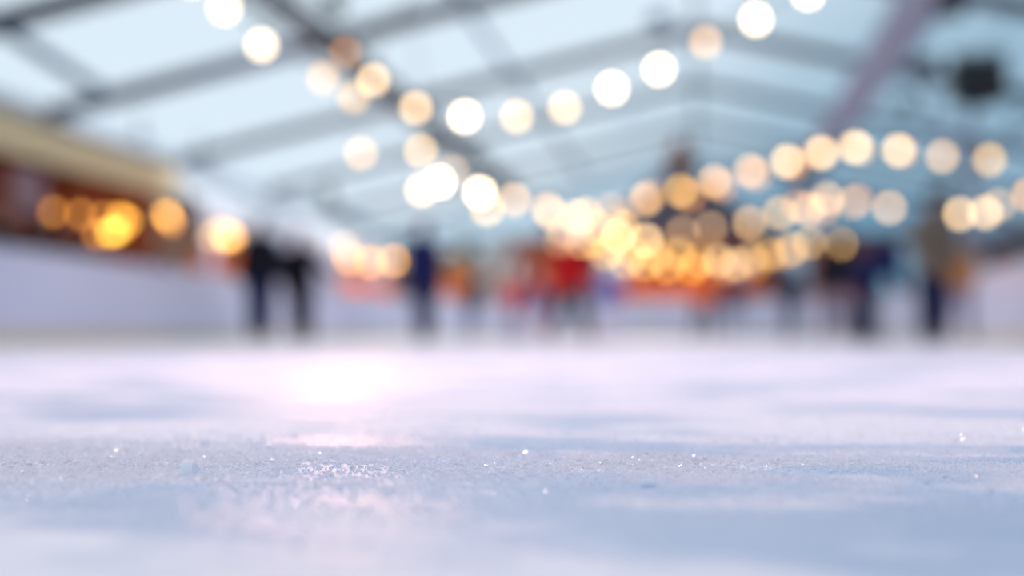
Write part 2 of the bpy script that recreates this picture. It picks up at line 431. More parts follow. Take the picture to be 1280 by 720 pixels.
barrier('rink_barrier', 'long white rink barrier along the left side in front of the stalls', [(-8.3, 3), (-8.35, 12), (-8.4, 24), (-8.3, 30), (-8.1, 34)], 1)
barrier('rink_barrier', 'white rink barrier across the far end of the ice, rounded at its ends', [(-8.08, 34.05)] + arc(-4.1, 37.0, 4.0, 175, 90) + arc(2.6, 38.2, 2.8, 90, 5)[0:], 1)
barrier('rink_barrier', 'white rink barrier along the right side where onlookers stand', [(5.38, 38.3), (5.15, 33), (4.9, 26.5), (4.6, 19.8), (4.5, 12), (4.5, 3)], 1)

# ------------------------------------------------------------------ left: wooden stall and white marquees
tan = wood('tan_fascia_board', (255, 208, 158)); brown = wood('brown_stall_board', (150, 76, 40)); dark = wood('red_brown_interior_board', (110, 50, 34), 2)
dark_ = mat('dark_stall_interior', (46, 30, 34), .8, .2, 3)
orange = wood('orange_counter_board', (224, 104, 30)); slate = mat('slate_shingle', (70, 62, 76), .7, .25, 9, (1, 1, 3), bump=.4)
def hut(label, x0, y0, lx, ly, h, cut=2.45, rz=0, fac=tan, wall=brown, cnt=orange, front=.0, posts=4, overhang=.25, grp=None, backm=None, roof=True, ch=1.0):
    """a shed open to the front (local -Y is the front, local X runs along the counter)"""
    t = thing('market_stall', label, 'market stall', (x0, y0, 0), rz, grp)
    bm = B()
    for k in range(int(lx / .15)): box(bm, (k * lx / int(lx / .15) + .004, ly - .05, 0), ((k + 1) * lx / int(lx / .15) - .004, ly, h - .1))
    finish('back_wall', bm, backm or wall, t)
    for s in (0, lx - .05):
        bm = B()
        for k in range(int(ly / .15)): box(bm, (s, k * ly / int(ly / .15) + .004, 0), (s + .05, (k + 1) * ly / int(ly / .15) - .004, h - .1))
        finish('side_wall', bm, wall, t)
    for k in range(posts):
        bm = B(); xx = .06 + (lx - .12) * k / (posts - 1); box(bm, (xx - .06, -.06, 0), (xx + .06, .06, h - .1)); finish('post', bm, wall, t)
    bm = B(); box(bm, (.06, .0, 0), (lx - .06, .04, ch)); 
    for k in range(int(lx / .3)): box(bm, (.08 + k * .3, -.02, .02), (.08 + k * .3 + .27, .0, ch - .02))
    finish('counter_front', bm, cnt, t)
    bm = B(); box(bm, (.0, -.18, ch + .02), (lx, .42, ch + .08)); finish('counter_top', bm, cnt, t)
    bm = B(); box(bm, (-overhang, -.34, cut), (lx + overhang, -.28, h + .06)); finish('fascia', bm, fac, t)
    if roof:
        bm = B(); v = [(-overhang, -.34, h + .02), (lx + overhang, -.34, h + .02), (lx + overhang, ly + .2, h - .12), (-overhang, ly + .2, h - .12)]
        a = [bm.verts.new(q) for q in v]; c = [bm.verts.new(Vector(q) + Vector((0, 0, .08))) for q in v]
        bm.faces.new(a); bm.faces.new(c[::-1])
        for k in range(4): bm.faces.new((a[k], a[(k + 1) % 4], c[(k + 1) % 4], c[k]))
        finish('roof', bm, slate, t)
    bm = B(); box(bm, (.1, ly - .45, 1.45), (lx - .1, ly - .06, 1.49)); box(bm, (.1, ly - .45, 1.95), (lx - .1, ly - .06, 1.99)); finish('shelf', bm, dark, t)
    return t
# stall along the left barrier: its counter runs along the hall (local X -> +Y)
stall_l = hut('open brown wooden stall with a broad tan fascia behind the left barrier', -8.85, 24.2, 10.6, 2.0, 3.02, 2.53, rz=-PI / 2 + PI, posts=5, backm=dark)
stall_l.location = (-9.32, 13.0, 0); stall_l.rotation_euler = (0, 0, PI / 2)
# pale cloth hung inside the stall
bm = B()
for k in range(24): 
    x0 = k * .045
    box(bm, (x0, .02 * math.sin(k * 1.3), 0), (x0 + .047, .02 * math.sin(k * 1.3) + .012, .62))
p = P_at_x(10, 250, -9.4)
o = finish('hanging_cloth', bm, mat('greyish_pink_cloth', (186, 166, 178), .85, .1, 6), loc=(-9.35, p.y - .1, 1.86)); o.rotation_euler = (0, 0, PI / 2)
tag(o, 'greyish pink cloth hanging inside the open wooden stall', 'cloth')
mqf = mat('white_marquee_cloth', (250, 250, 253), .8, .04, 4)
def marquee(label, y0, ly, zt=3.2, zf=2.42):
    t = thing('marquee', label, 'marquee', (-8.75, y0, 0), 0, 'white marquees behind the left barrier')
    n = 16; bm = B(); up = []
    for i in range(n + 1):
        y = ly * i / n; sag = .05 * math.sin(PI * ((i * 4 / n) % 1))
        up.append([(0, y, zf), (-.55, y, zf + .42 - sag), (-1.1, y, zt + .05 - sag), (-1.9, y, zt + .35 - sag), (-2.7, y, zt - .15 - sag)])
    V = [[bm.verts.new(q) for q in row] for row in up]
    for r0, r1 in zip(V, V[1:]):
        for a, b_, c, d in zip(r0, r0[1:], r1[1:], r1): bm.faces.new((a, b_, c, d))
    finish('canopy', bm, mqf, t, True, mods=(('SOLIDIFY', dict(thickness=.02)),))
    bm = B()
    m = int(ly / .35)
    for k in range(m):
        a = ly * k / m; b_ = ly * (k + 1) / m
        q = [(0, a, zf), (0, b_, zf), (0, b_, zf - .18), (0, (a + b_) / 2, zf - .28), (0, a, zf - .18)]
        f = [bm.verts.new(v) for v in q]; f2 = [bm.verts.new(Vector(v) + Vector((-.012, 0, 0))) for v in q]
        bm.faces.new(f); bm.faces.new(f2[::-1])
        for i in range(5): bm.faces.new((f[i], f[(i + 1) % 5], f2[(i + 1) % 5], f2[i]))
    finish('valance', bm, mqf, t)
    for y in (.05, ly / 2, ly - .05):
        for x in (-.05, -2.65):
            bm = B(); tube(bm, [(x, y, 0), (x, y, (zf if x > -1 else zt - .2))], [.035, .035], 10, cap=False); finish('pole', bm, pale, t)
    bm = B(); nn = 60; 
    for (x, side) in ((-2.68, 0),):
        prev = None
        for i in range(nn + 1):
            y = ly * i / nn; xx = x + .03 * math.sin(i * .9)
            cur = (bm.verts.new((xx, y, .02)), bm.verts.new((xx, y, zt - .25)))
            if prev: bm.faces.new((prev[0], cur[0], cur[1], prev[1]))
            prev = cur
    finish('back_curtain', bm, mqf, t, mods=(('SOLIDIFY', dict(thickness=.01)),))
    return t
marquee('white marquee with a sloping canopy next to the brown wooden stall', 25.0, 7.5)
marquee('white marquee with a sloping canopy, farther along the left barrier', 32.7, 9.4, 3.15, 2.4)
# white upright panel between stall and marquee, and front curtain sections of the marquees
def curtain(y0, y1, z0, z1, label, x=-8.68, rgb=(196, 196, 214)):
    bm = B(); nn = max(8, int((y1 - y0) / .06)); prev = None
    for i in range(nn + 1):
        y = (y1 - y0) * i / nn; xx = .025 * math.sin(i * 1.0)
        cur = (bm.verts.new((xx, y, z0)), bm.verts.new((xx, y, z1)))
        if prev: bm.faces.new((prev[0], cur[0], cur[1], prev[1]))
        prev = cur
    o = finish('curtain', bm, mat('lilac_white_curtain', rgb, .8, .05, 4), loc=(x, y0, 0), mods=(('SOLIDIFY', dict(thickness=.012)),))
    tag(o, label, 'curtain', 'pale curtains hung in front of the white marquees')
yy = lambda px, x=-8.68: P_at_x(px, 400, x).y
curtain(24.45, yy(268), .02, 2.5, 'pale lilac curtain hanging between the wooden stall and the first marquee')
curtain(yy(308), yy(425), .02, 2.2, 'long pale curtain hanging behind the couple in black jackets')
for (y0, ln, ch, lab) in ((25.8, 2.9, 1.72, 'short orange wooden counter under the nearer white marquee'), (34.6, 7.2, 1.62, 'long orange wooden counter under the farther white marquee')):
    t = thing('counter', lab, 'counter', (-8.95, y0, 0), PI / 2, 'orange counters under the white marquees')
    bm = B(); box(bm, (0, 0, 0), (ln, .06, ch)); 
    for k in range(int(ln / .2)): box(bm, (k * .2 + .01, -.02, .03), (k * .2 + .19, 0, ch - .02))
    finish('front_panel', bm, orange, t)
    bm = B(); box(bm, (-.05, -.12, ch), (ln + .05, .5, ch + .06)); finish('counter_top', bm, orange, t)
    for s in (0, ln - .06):
        bm = B(); box(bm, (s, .06, 0), (s + .06, .45, ch)); finish('side_panel', bm, orange, t)

# ------------------------------------------------------------------ far end: stalls and the peaked pavilion
end_brown = wood('reddish_stall_board', (150, 84, 58), 2)
def endstall(px0, px1, label, h=2.9, wall=None, fac=None, y=42.6):
    D0 = depth_at_y(px0, y); D1 = depth_at_y(px1, y); a = P(px0, 400, D0); b_ = P(px1, 400, D1)
    return hut(label, a.x, y, b_.x - a.x, 2.2, h, h - .5, 0, fac or wall or end_brown, wall or end_brown, orange, posts=3, grp='wooden stalls at the far end', ch=1.75)
endstall(650, 702, 'narrow reddish wooden stall at the far end, left of the peaked pavilion')
endstall(552, 586, 'small olive brown stall at the far end beside the fir tree', h=2.5, fac=wood('olive_board', (136, 112, 72), 2), wall=wood('olive_board', (136, 112, 72), 2))
endstall(1016, 1100, 'reddish brown wooden stall at the far end, right of the peaked pavilion', fac=wood('deep_brown_board', (96, 50, 40), 2))
t = thing('pavilion', 'peaked wooden pavilion with a dark flared roof and brown spire at the far end', 'pavilion', (-.5, 45.7, 0))
n = 8; R_ = 2.95
for k in range(n):
    a = 2 * PI * (k + .5) / n; bm = B(); tube(bm, [(R_ * math.cos(a), R_ * math.sin(a), 0), (R_ * math.cos(a), R_ * math.sin(a), 3.1)], [.09, .09], 10, cap=False); finish('post', bm, brown, t)
bm = B(); lathe(bm, [(R_ + .05, .0), (R_ + .05, 1.85), (R_ + .22, 1.86), (R_ + .22, 1.94), (R_ - .4, 1.94), (R_ - .4, .0)], 8)
bmesh.ops.rotate(bm, cent=(0, 0, 0), matrix=Matrix.Rotation(PI / 8, 3, 'Z'), verts=bm.verts); finish('counter_front', bm, orange, t)
bm = B(); lathe(bm, [(1.5, 0), (1.5, 3.0)], 8); finish('core_wall', bm, wood('warm_core_board', (176, 96, 50), 2), t)
bm = B(); lathe(bm, [(R_ + .5, 2.95), (R_ + .5, 3.05), (2.9, 3.45), (2.25, 4.0), (1.55, 4.55), (.95, 5.0), (.55, 5.25)], 8)
bmesh.ops.rotate(bm, cent=(0, 0, 0), matrix=Matrix.Rotation(PI / 8, 3, 'Z'), verts=bm.verts); rf = finish('roof', bm, slate, t)
bm = B(); lathe(bm, [(R_ + .53, 2.75), (R_ + .53, 2.98), (R_ + .4, 2.98), (R_ + .4, 2.75)], 8)
bmesh.ops.rotate(bm, cent=(0, 0, 0), matrix=Matrix.Rotation(PI / 8, 3, 'Z'), verts=bm.verts); finish('eave_board', bm, brown, t)
bm = B(); lathe(bm, [(.62, 5.15), (.5, 5.3), (.42, 5.35), (.42, 5.8), (.6, 5.85), (.36, 6.1), (.14, 6.3), (.05, 6.5)], 8); sp = finish('spire', bm, wood('spire_board', (128, 62, 34), 2), t)
# a white fabric banner column left of the red-jacketed skater and evergreen trees
bm = B(); lathe(bm, [(.42, 0), (.42, 2.5), (.36, 2.75), (.2, 2.95), (.04, 3.05)], 16)
for v in bm.verts:
    a = math.atan2(v.co.y, v.co.x); k = 1 + .05 * math.cos(8 * a); v.co.x *= k; v.co.y *= k
o = finish('furled_parasol', bm, mat('pale_beige_canvas', (206, 200, 196), .85, .08, 3), True and None, True, loc=(P(623, 400, 44.4).x, P(623, 400, 44.4).y, 0)); tag(o, 'tall pale beige closed parasol cover standing behind the far barrier', 'parasol')
fol = mat('dark_fir_needles', (44, 66, 56), .8, .35, 6); bark = mat('fir_bark', (84, 62, 50), .9, .3, 6, (1, 1, .2))
def fir(x, y, h, r, label, seed, grp='fir trees around the hall'):
    rn = random.Random(seed); t = thing('fir_tree', label, 'tree', (x, y, -.05), rn.uniform(0, 6), grp)
    bm = B(); tube(bm, [(0, 0, 0), (0, 0, h * .95)], [.035 * h, .01], 8, cap=False); finish('trunk', bm, bark, t)
    bm = B(); nb = 14
    for k in range(nb):
        f = k / (nb - 1); z = h * (.12 + .84 * f); rr_ = r * (1 - f) ** .9 + .06; m = 13
        tip = [bm.verts.new((rr_ * (1 if j % 2 else .62) * rn.uniform(.85, 1.1) * math.cos(PI * j / m), rr_ * (1 if j % 2 else .62) * rn.uniform(.85, 1.1) * math.sin(PI * j / m), z - rr_ * .38 + rn.uniform(-.06, .06))) for j in range(2 * m)]
        top = bm.verts.new((0, 0, z + h * .07)); bot = bm.verts.new((0, 0, z - rr_ * .1))
        for j in range(2 * m): bm.faces.new((tip[j], tip[(j + 1) % (2 * m)], top)); bm.faces.new((tip[(j + 1) % (2 * m)], tip[j], bot))
    finish('foliage', bm, fol, t)
p = P(583, 400, 47.6); fir(p.x, p.y, 3.9, 1.15, 'fir tree inside the hall, left of the pale closed parasol cover', 1)
p = P(500, 400, 47); fir(p.x, p.y, 3.4, 1.0, 'small fir tree behind the head of the skater in a navy coat', 2)
for k, (px, D, h, r, lab) in enumerate(((1180, 55.5, 7.2, 1.6, 'tall fir tree outside the glazed end, beyond the hooded group at the right'), (1050, 64, 6.0, 1.7, 'fir tree outside the glazed end, between pavilion and right group'), (1330, 60, 9.0, 2.4, 'dark fir tree outside at the right edge of the picture'), (960, 66, 6.3, 2.0, 'fir tree outside just right of the pavilion roof'), (690, 60, 5.6, 2.0, 'fir tree outside above the narrow reddish stall'), (410, 60, 7.0, 2.2, 'fir tree outside beyond the white marquees'), (175, 44, 7.0, 1.6, 'fir tree outside the left wall, nearer of the two there'), (250, 52, 7.5, 1.8, 'fir tree outside the left wall, farther of the two there'))):
    q = P(px, 400, D); fir(q.x, q.y, h, r, lab, 10 + k)
# right behind the barrier: dark stall with orange counter
t = hut('dark brown stall with orange boards behind the right barrier', 0, 0, 9.0, 2.2, 2.3, 2.0, rz=0, posts=4, wall=mat('dark_brown_board', (66, 44, 48), .7, .2, 5), fac=mat('blue_grey_fascia', (96, 112, 132), .6, .1, 4))
t.location = (6.6, 34.0, 0); t.rotation_euler = (0, 0, -PI / 2)

# ------------------------------------------------------------------ hanging stage light (black box), mast, added wash and spot lamps
q = P(1222, 101, 18.0)
t = thing('stage_light', 'black box shaped stage light hanging below the roof at the right', 'stage light', q)
blk = mat('black_lamp_housing', (14, 14, 20), .5, .1, 6)
bm = B(); box(bm, (-.33, -.20, -.28), (.33, .20, .28)); bmesh.ops.bevel(bm, geom=bm.edges[:], offset=.025, segments=2, affect='EDGES'); finish('housing', bm, blk, t)
bm = B(); 
for k in range(9): box(bm, (-.25, .2, -.18 + k * .042), (.25, .23, -.165 + k * .042))
finish('cooling_fin', bm, blk, t)
bm = B(); lathe(bm, [(.14, 0), (.17, -.05), (.15, -.05), (.12, -.01)], 20, (0, 0, -.27)); finish('lens_ring', bm, blk, t)
bm = B(); beam(bm, (-.36, 0, 0), (-.36, 0, .35), .03, .05); beam(bm, (.36, 0, 0), (.36, 0, .35), .03, .05); beam(bm, (-.375, 0, .35), (.375, 0, .35), .05, .03); finish('yoke', bm, blk, t)
bm = B(); beam(bm, (0, 0, .32), (0, 0, roof_z(q.x) - q.z), .05, .05); finish('drop_rod', bm, blk, t)
def lamp(kind, name, loc, rot, energy, col, **kw):
    l = bpy.data.lights.new(name, kind); l.energy = energy; l.color = col
    for k, v in kw.items(): setattr(l, k, v)
    o = bpy.data.objects.new(name, l); C.objects.link(o); o.location = loc; o.rotation_euler = rot; return o
def aim(o, tgt): o.rotation_euler = (Vector(tgt) - o.location).to_track_quat('-Z', 'Y').to_euler()
# small fixture and other roof fittings at the right
for k, (px, py, D, s, lab) in enumerate(((1187, 9, 20, .2, 'small dark floodlight fixed under the roof, above the black stage light'), (1156, 84, 27, .26, 'dark floodlight under the roof beside the grey air duct'), (1158, 246, 30, .2, 'small dark floodlight hanging far back over the right barrier'), (1131, 128, 33, .22, 'dark floodlight fixed deep under the right roof slope'))):
    if k == 2: continue
    p = P(px, py, D); t = thing('floodlight', lab, 'floodlight', p)
    bm = B(); box(bm, (-s, -.1, -s * .7), (s, .1, s * .7)); bmesh.ops.bevel(bm, geom=bm.edges[:], offset=.02, segments=2, affect='EDGES'); finish('housing', bm, frm2, t)
    bm = B(); beam(bm, (0, 0, s * .6), (0, 0, roof_z(p.x) - p.z), .06, .06); finish('bracket', bm, frm2, t)
p = P(1214, 400, 30)
t = thing('mast', 'slim mauve grey mast standing behind the right barrier', 'mast', (p.x, p.y, 0)); mm = mat('mauve_grey_paint', (130, 120, 138), .6, .1, 3)
bm = B(); tube(bm, [(0, 0, 0), (0, 0, roof_z(p.x) - .1)], [.11, .09], 14, cap=False); finish('pole', bm, mm, t)
bm = B(); box(bm, (-.25, -.25, -.04), (.25, .25, .03)); finish('base_plate', bm, mm, t)
bm = B(); beam(bm, (0, 0, 3.6), (1.2, 0, roof_z(p.x + 1.2) - .15), .08, .08); beam(bm, (0, 0, 3.6), (-1.2, 0, roof_z(p.x - 1.2) - .15), .08, .08); finish('strut', bm, mm, t)
WL = ((-.5, 5.2, 820, 1.35, 'added round wash lamp hung over the near ice, closest to the lens'), (-2.6, 9.5, 650, 1.6, 'added round wash lamp hung over the near ice, left of the hall axis'), (2.0, 11.5, 600, 1.6, 'added round wash lamp hung over the near ice, right of the hall axis'),
      (-4.9, 19.5, 1100, 2.0, 'added round wash lamp hung above the ice by the wooden stall'), (-.6, 23.5, 1500, 2.0, 'added round wash lamp hung under the ridge above the middle of the ice'), (-1.6, 32, 3000, 2.2, 'added round wash lamp hung above the far end of the ice'))
for k, (x, y, en, sz, lab) in enumerate(WL):  # lamps added to brighten the ice and tint it pink
    o = lamp('SPOT', 'added_wash_light', (x, y, 5.25), (0, 0, 0), en, (1, .62, .68) if k < 3 else (1, .76, .77), spot_size=sz, spot_blend=1.0, shadow_soft_size=.13); aim(o, (x + .1, y - 1.2, 0))
    t = thing('added_wash_lamp', lab, 'lamp', (x, y, 5.2), 0, 'added wash lamps above the ice')
    bm = B(); lathe(bm, [(.05, .25), (.16, .2), (.2, .02), (.18, .02), (.13, .17), (.03, .2)], 20); finish('shade', bm, pale, t, True)
    bm = B(); beam(bm, (0, 0, .22), (0, 0, roof_z(x) - 5.2), .03, .03); finish('drop_rod', bm, pale, t)

for x, y, tgt, en, lab in ((-6.0, 22.0, (-10.2, 29.0, 2.9), 900, 'added white floodlight on the girder, aimed at the nearer marquee'), (-6.0, 31.5, (-10.0, 38.0, 2.9), 900, 'added white floodlight on the girder, aimed at the farther marquee')):  # floods added to brighten the white marquee canopies
    t = thing('floodlight', lab, 'floodlight', (x, y, 4.85))
    d_ = (Vector(tgt) - Vector((x, y, 4.85))).normalized(); t.rotation_euler = d_.to_track_quat('-Z', 'Y').to_euler()
    bm = B(); box(bm, (-.14, -.1, 0), (.14, .1, .09)); bmesh.ops.bevel(bm, geom=bm.edges[:], offset=.015, segments=2, affect='EDGES'); finish('housing', bm, blk, t)
    bm = B(); box(bm, (-.12, -.08, -.012), (.12, .08, -.002)); finish('glass', bm, pale, t)
    bm = B(); beam(bm, (-.16, 0, .04), (-.16, 0, .2), .02, .03, up=Vector((0, 1, 0))); beam(bm, (.16, 0, .04), (.16, 0, .2), .02, .03, up=Vector((0, 1, 0))); finish('bracket', bm, blk, t)
    o = lamp('SPOT', 'added_flood', Vector((x, y, 4.85)) + d_ * .05, (0, 0, 0), en, (.93, .96, 1), spot_size=1.5, spot_blend=.8, shadow_soft_size=.08); aim(o, tgt)

o = lamp('SPOT', 'added_peach_spot', (-5.0, 19.3, 4.75), (0, 0, 0), 820, (1, .52, .40), spot_size=.34, spot_blend=1.0, shadow_soft_size=.16); aim(o, (-.3, -.6, 0))  # spot added for the peach glare on the near ice
t = thing('added_spotlight', 'added dark can shaped spot on the girder, pointing along the ice to the camera', 'added_spotlight', (-5.0, 19.3, 4.75)); t.rotation_euler = o.rotation_euler
bm = B(); lathe(bm, [(.08, .30), (.13, .26), (.15, .03), (.17, .02), (.17, .0), (.15, .0), (.12, .22), (.06, .25)], 20); finish('housing', bm, blk, t, True)
bm = B(); beam(bm, (-.18, 0, .12), (-.18, 0, .4), .02, .03, up=Vector((0, 1, 0))); beam(bm, (.18, 0, .12), (.18, 0, .4), .02, .03, up=Vector((0, 1, 0))); beam(bm, (-.19, 0, .4), (.19, 0, .4), .03, .02); finish('yoke', bm, blk, t)

# ------------------------------------------------------------------ string lights
T = dict(W=(1.5, 1.15, .72), C=(.75, .50, .25), P=(.52, .31, .14), p=(.28, .17, .08), A=(.52, .31, .10), O=(.55, .25, .035), D=(.28, .11, .022), Y=(.62, .36, .05))
cable_m = mat('black_cable', (24, 24, 28), .6, .05, 20)
sock_m = mat('black_socket', (26, 26, 30), .5, .05, 20)
BM = {}
def bulb_mesh(r):
    key = round(r, 4)
    if key not in BM:
        bm = B(); lathe(bm, [(r * .02, -r), (r * .38, -.93 * r), (r * .71, -.71 * r), (r * .93, -.36 * r), (r, 0), (r * .93, .36 * r), (r * .72, .7 * r), (r * .45, .98 * r), (r * .3, 1.15 * r)], 20)
        bmesh.ops.recalc_face_normals(bm, faces=bm.faces); a = bpy.data.meshes.new('bulb'); bm.to_mesh(a); bm.free()
        for p in a.polygons: p.use_smooth = True
        a.materials.append(sock_m)
        bm = B(); lathe(bm, [(r * .36, 1.1 * r), (r * .4, 1.15 * r), (r * .4, 1.75 * r), (r * .2, 1.95 * r)], 12)
        bmesh.ops.recalc_face_normals(bm, faces=bm.faces); c = bpy.data.meshes.new('socket'); bm.to_mesh(c); bm.free(); c.materials.append(sock_m)
        BM[key] = (a, c)
    return BM[key]
def string(label, pts, d0, d1, r, ends=(None, None), xplane=None, gain=1.0):
    """pts: (px, py, class[, depth]) ; depth runs from d0 to d1 along the string"""
    pts = sorted(pts, key=lambda q: q[0]); n = len(pts)
    x0 = pts[0][0]; x1 = max(pts[-1][0], x0 + 1)
    W = []
    for q in pts:
        D = q[3] if len(q) > 3 else (depth_at_x(q[0], xplane) if xplane else d0 + (d1 - d0) * (q[0] - x0) / (x1 - x0))
        W.append((P(q[0], q[1], D), D, tuple(c * gain for c in T[q[2]])))
    t = thing('string_light', label, 'string light', W[0][0], 0, 'warm festoon string lights'); o0 = W[0][0]
    top = [p + Vector((0, 0, 1.95 * r)) for p, _, _ in W]
    if ends[0] is not None: top = [Vector(ends[0])] + top
    if ends[1] is not None: top = top + [Vector(ends[1])]
    bm = B(); path = []
    for a, b_ in zip(top, top[1:]):
        for k in range(6):
            f = k / 6; q = a.lerp(b_, f); q.z -= .12 * (a - b_).length * f * (1 - f) * .6; path.append(q - o0)
    path.append(top[-1] - o0)
    tube(bm, path, [.012] * len(path), 6, cap=False); finish('cable', bm, cable_m, t)
    ma, mb = bulb_mesh(r)
    for p, D, col in W:
        pf = (2 * r * F / D) ** 2 / (.05 / 1.8 * F * (1 / 1.09 - 1 / D)) ** 2
        mxv = max(col); s = mxv / pf
        m = emis(tuple(round(c / mxv, 3) for c in col), round(s, 0))
        o = bpy.data.objects.new('bulb', ma); C.objects.link(o); o.parent = t; o.location = p - o0
        o.material_slots[0].link = 'OBJECT'; o.material_slots[0].material = m
        k = bpy.data.objects.new('socket', mb); C.objects.link(k); k.parent = o
def roofpt(x, y): return (x, y, roof_z(x) - .12)
string('near string light with the two largest white bulbs, below the dark girder',
       [(240, -25, 'W'), (281, 10, 'W'), (327, 57, 'W'), (404, 98, 'P'), (442, 122, 'A')], 8.5, 12.5, .05, (roofpt(-4.6, 7.5), roofpt(-1.2, 14.0)))
string('string light swinging up to the right across the pale roof, upper row of eleven',
       [(432, 66, 'D'), (467, 100, 'C'), (520, 135, 'C'), (581, 146, 'W'), (646, 146, 'C'), (706, 135, 'C'), (765, 111, 'W'), (824, 87, 'W'), (882, 53, 'P'), (945, 25, 'W'), (1010, -8, 'W')], 17, 14, .058, (roofpt(-4.8, 18.0), roofpt(2.2, 14.4)))
string('string light with widely spaced bulbs below the girder at the middle left',
       [(402, 150, 'p', 25.5), (451, 192, 'P'), (526, 189, 'A'), (566, 214, 'p'), (609, 262, 'A')][1:], 23, 25, .075, (roofpt(-6.2, 24.3), (-3.0, 27.5, 3.0)))
string('long string light sagging at the left and rising to the right over the skaters',
       [(549, 228, 'W'), (600, 241, 'W'), (643, 250, 'P'), (685, 262, 'P'), (720, 272, 'P'), (765, 262, 'p'), (807, 250, 'P'), (851, 239, 'A'), (893, 227, 'P'), (938, 214, 'P'), (984, 202, 'C'), (1028, 191, 'C'), (1069, 184, 'C'), (1123, 188, 'C'), (1178, 196, 'P'), (1237, 200, 'A')], 23, 20, .07, (roofpt(-4.9, 24.3), roofpt(6.2, 19.0)))
string('string light hanging just behind the long sagging one, dimmer amber bulbs',
       [(527, 238, 'C'), (690, 268, 'p'), (732, 268, 'A'), (770, 276, 'p'), (812, 245, 'D'), (862, 246, 'D'), (902, 233, 'D'), (946, 219, 'D'), (992, 206, 'D'), (1022, 192, 'p'), (1075, 187, 'p'), (1129, 190, 'D')], 27, 25, .08, (roofpt(-6.2, 24.8), roofpt(5.2, 24.3)))
string('string light in the middle row at the right, above the onlookers',
       [(772, 296, 'C'), (808, 301, 'C'), (853, 291, 'p'), (888, 285, 'p'), (937, 279, 'P'), (975, 267, 'A'), (1010, 262, 'P'), (1034, 249, 'P'), (1066, 254, 'p'), (1112, 260, 'P'), (1200, 268, 'C'), (1232, 266, 'C'), (1286, 244, 'O')], 29, 26, .085, ((-1.2, 31, 3.2), roofpt(8.0, 24.3)), gain=.85)
string('short faint string light crossing behind the middle row at the right',
       [(705, 290, 'p'), (745, 284, 'p'), (780, 285, 'A'), (998, 257, 'D'), (1030, 262, 'D'), (1072, 250, 'D'), (1248, 257, 'p')], 33, 30, .09, ((-3.6, 34, 3.4), roofpt(8.6, 31)))
string('lowest amber string light along the eaves of the far stalls',
       [(700, 302, 'p'), (727, 306, 'A'), (757, 318, 'A'), (782, 328, 'A'), (806, 331, 'A'), (835, 334, 'A'), (866, 336, 'O'), (899, 326, 'C'), (920, 331, 'A'), (940, 323, 'P'), (962, 318, 'A'), (990, 312, 'A'), (1012, 303, 'A'), (1050, 305, 'A')], 41, 40.6, .12, ((-3.5, 42.2, 3.2), (7.0, 42.0, 3.4)), gain=.62)
string('second low amber string light just in front of the peaked pavilion',
       [(742, 302, 'A'), (765, 310, 'A'), (792, 318, 'A'), (820, 320, 'A'), (848, 318, 'A'), (874, 326, 'A'), (905, 337, 'D'), (945, 333, 'D'), (980, 318, 'D')], 39.8, 39.6, .12, ((-2.4, 40.2, 3.2), (4.4, 40.2, 3.2)), gain=.55)
string('upper row of amber bulbs strung inside the brown wooden stall',
       [(67, 265, 'D'), (101, 268, 'D'), (130, 271, 'D'), (151, 272, 'O'), (160, 276, 'O'), (207, 266, 'A'), (214, 278, 'D')], 0, 0, .06, xplane=-8.8, gain=.85)
string('lower cluster of bright yellow bulbs above the wooden stall counter',
       [(122, 293, 'D'), (138, 291, 'Y'), (145, 289, 'Y'), (152, 286, 'D'), (210, 270, 'O')], 0, 0, .06, xplane=-8.55, gain=.8)
string('amber bulbs under the edge of the nearer white marquee',
       [(266, 296, 'p'), (283, 297, 'A'), (290, 296, 'O'), (276, 288, 'p')], 0, 0, .08, xplane=-8.5)
string('row of orange bulbs over the counter of the farther white marquee',
       [(430, 309, 'p'), (436, 324, 'O'), (463, 328, 'O'), (492, 326, 'O')], 0, 0, .09, xplane=-8.2, gain=.8)

# added lamps, put in to warm and brighten stalls and counters
def added_stall_lamp(x, y, z, e, lab):
    lamp('POINT', 'added_stall_glow', (x, y, z - .1), (0, 0, 0), e, (1, .55, .25), shadow_soft_size=.06)
    t = thing('added_pendant_lamp', lab, 'lamp', (x, y, z), 0, 'added pendant lamps in the stalls')
    bm = B(); lathe(bm, [(.03, .1), (.05, .08), (.16, -.04), (.15, -.05), (.03, .06)], 20); finish('shade', bm, dark_, t, True)
    bm = B(); tube(bm, [(0, 0, .09), (0, 0, .38)], [.008, .008], 6, cap=False); finish('cord', bm, cable_m, t)
for x, y, z, e, lab in ((-10.1, 15.5, 2.5, 22, 'small added pendant lamp inside the wooden stall, nearest the camera'), (-10.1, 18.7, 2.5, 28, 'small added pendant lamp inside the wooden stall, at its middle'), (-10.1, 21.9, 2.5, 28, 'small added pendant lamp inside the wooden stall, at its far end'),
                        (-8.98, 27.2, 2.1, 40, 'small added pendant lamp over the short orange counter'), (-8.6, 36.5, 2.1, 100, 'added pendant lamp over the near half of the long orange counter'), (-8.6, 40.0, 2.1, 100, 'added pendant lamp over the far half of the long orange counter'),
                        (P(676, 400, 42).x, 42.05, 2.35, 34, 'added pendant lamp in front of the narrow reddish stall'), (-1.9, 41.6, 2.55, 55, 'added pendant lamp under the left eave of the peaked pavilion'), (1.4, 41.6, 2.55, 26, 'added pendant lamp under the right eave of the peaked pavilion'), (P(1050, 400, 42).x, 42.05, 2.3, 24, 'added pendant lamp in front of the reddish stall right of the pavilion'), (P(584, 400, 42).x, 42.05, 2.0, 14, 'added pendant lamp in front of the small olive brown stall')):
    added_stall_lamp(x, y, z, e, lab)

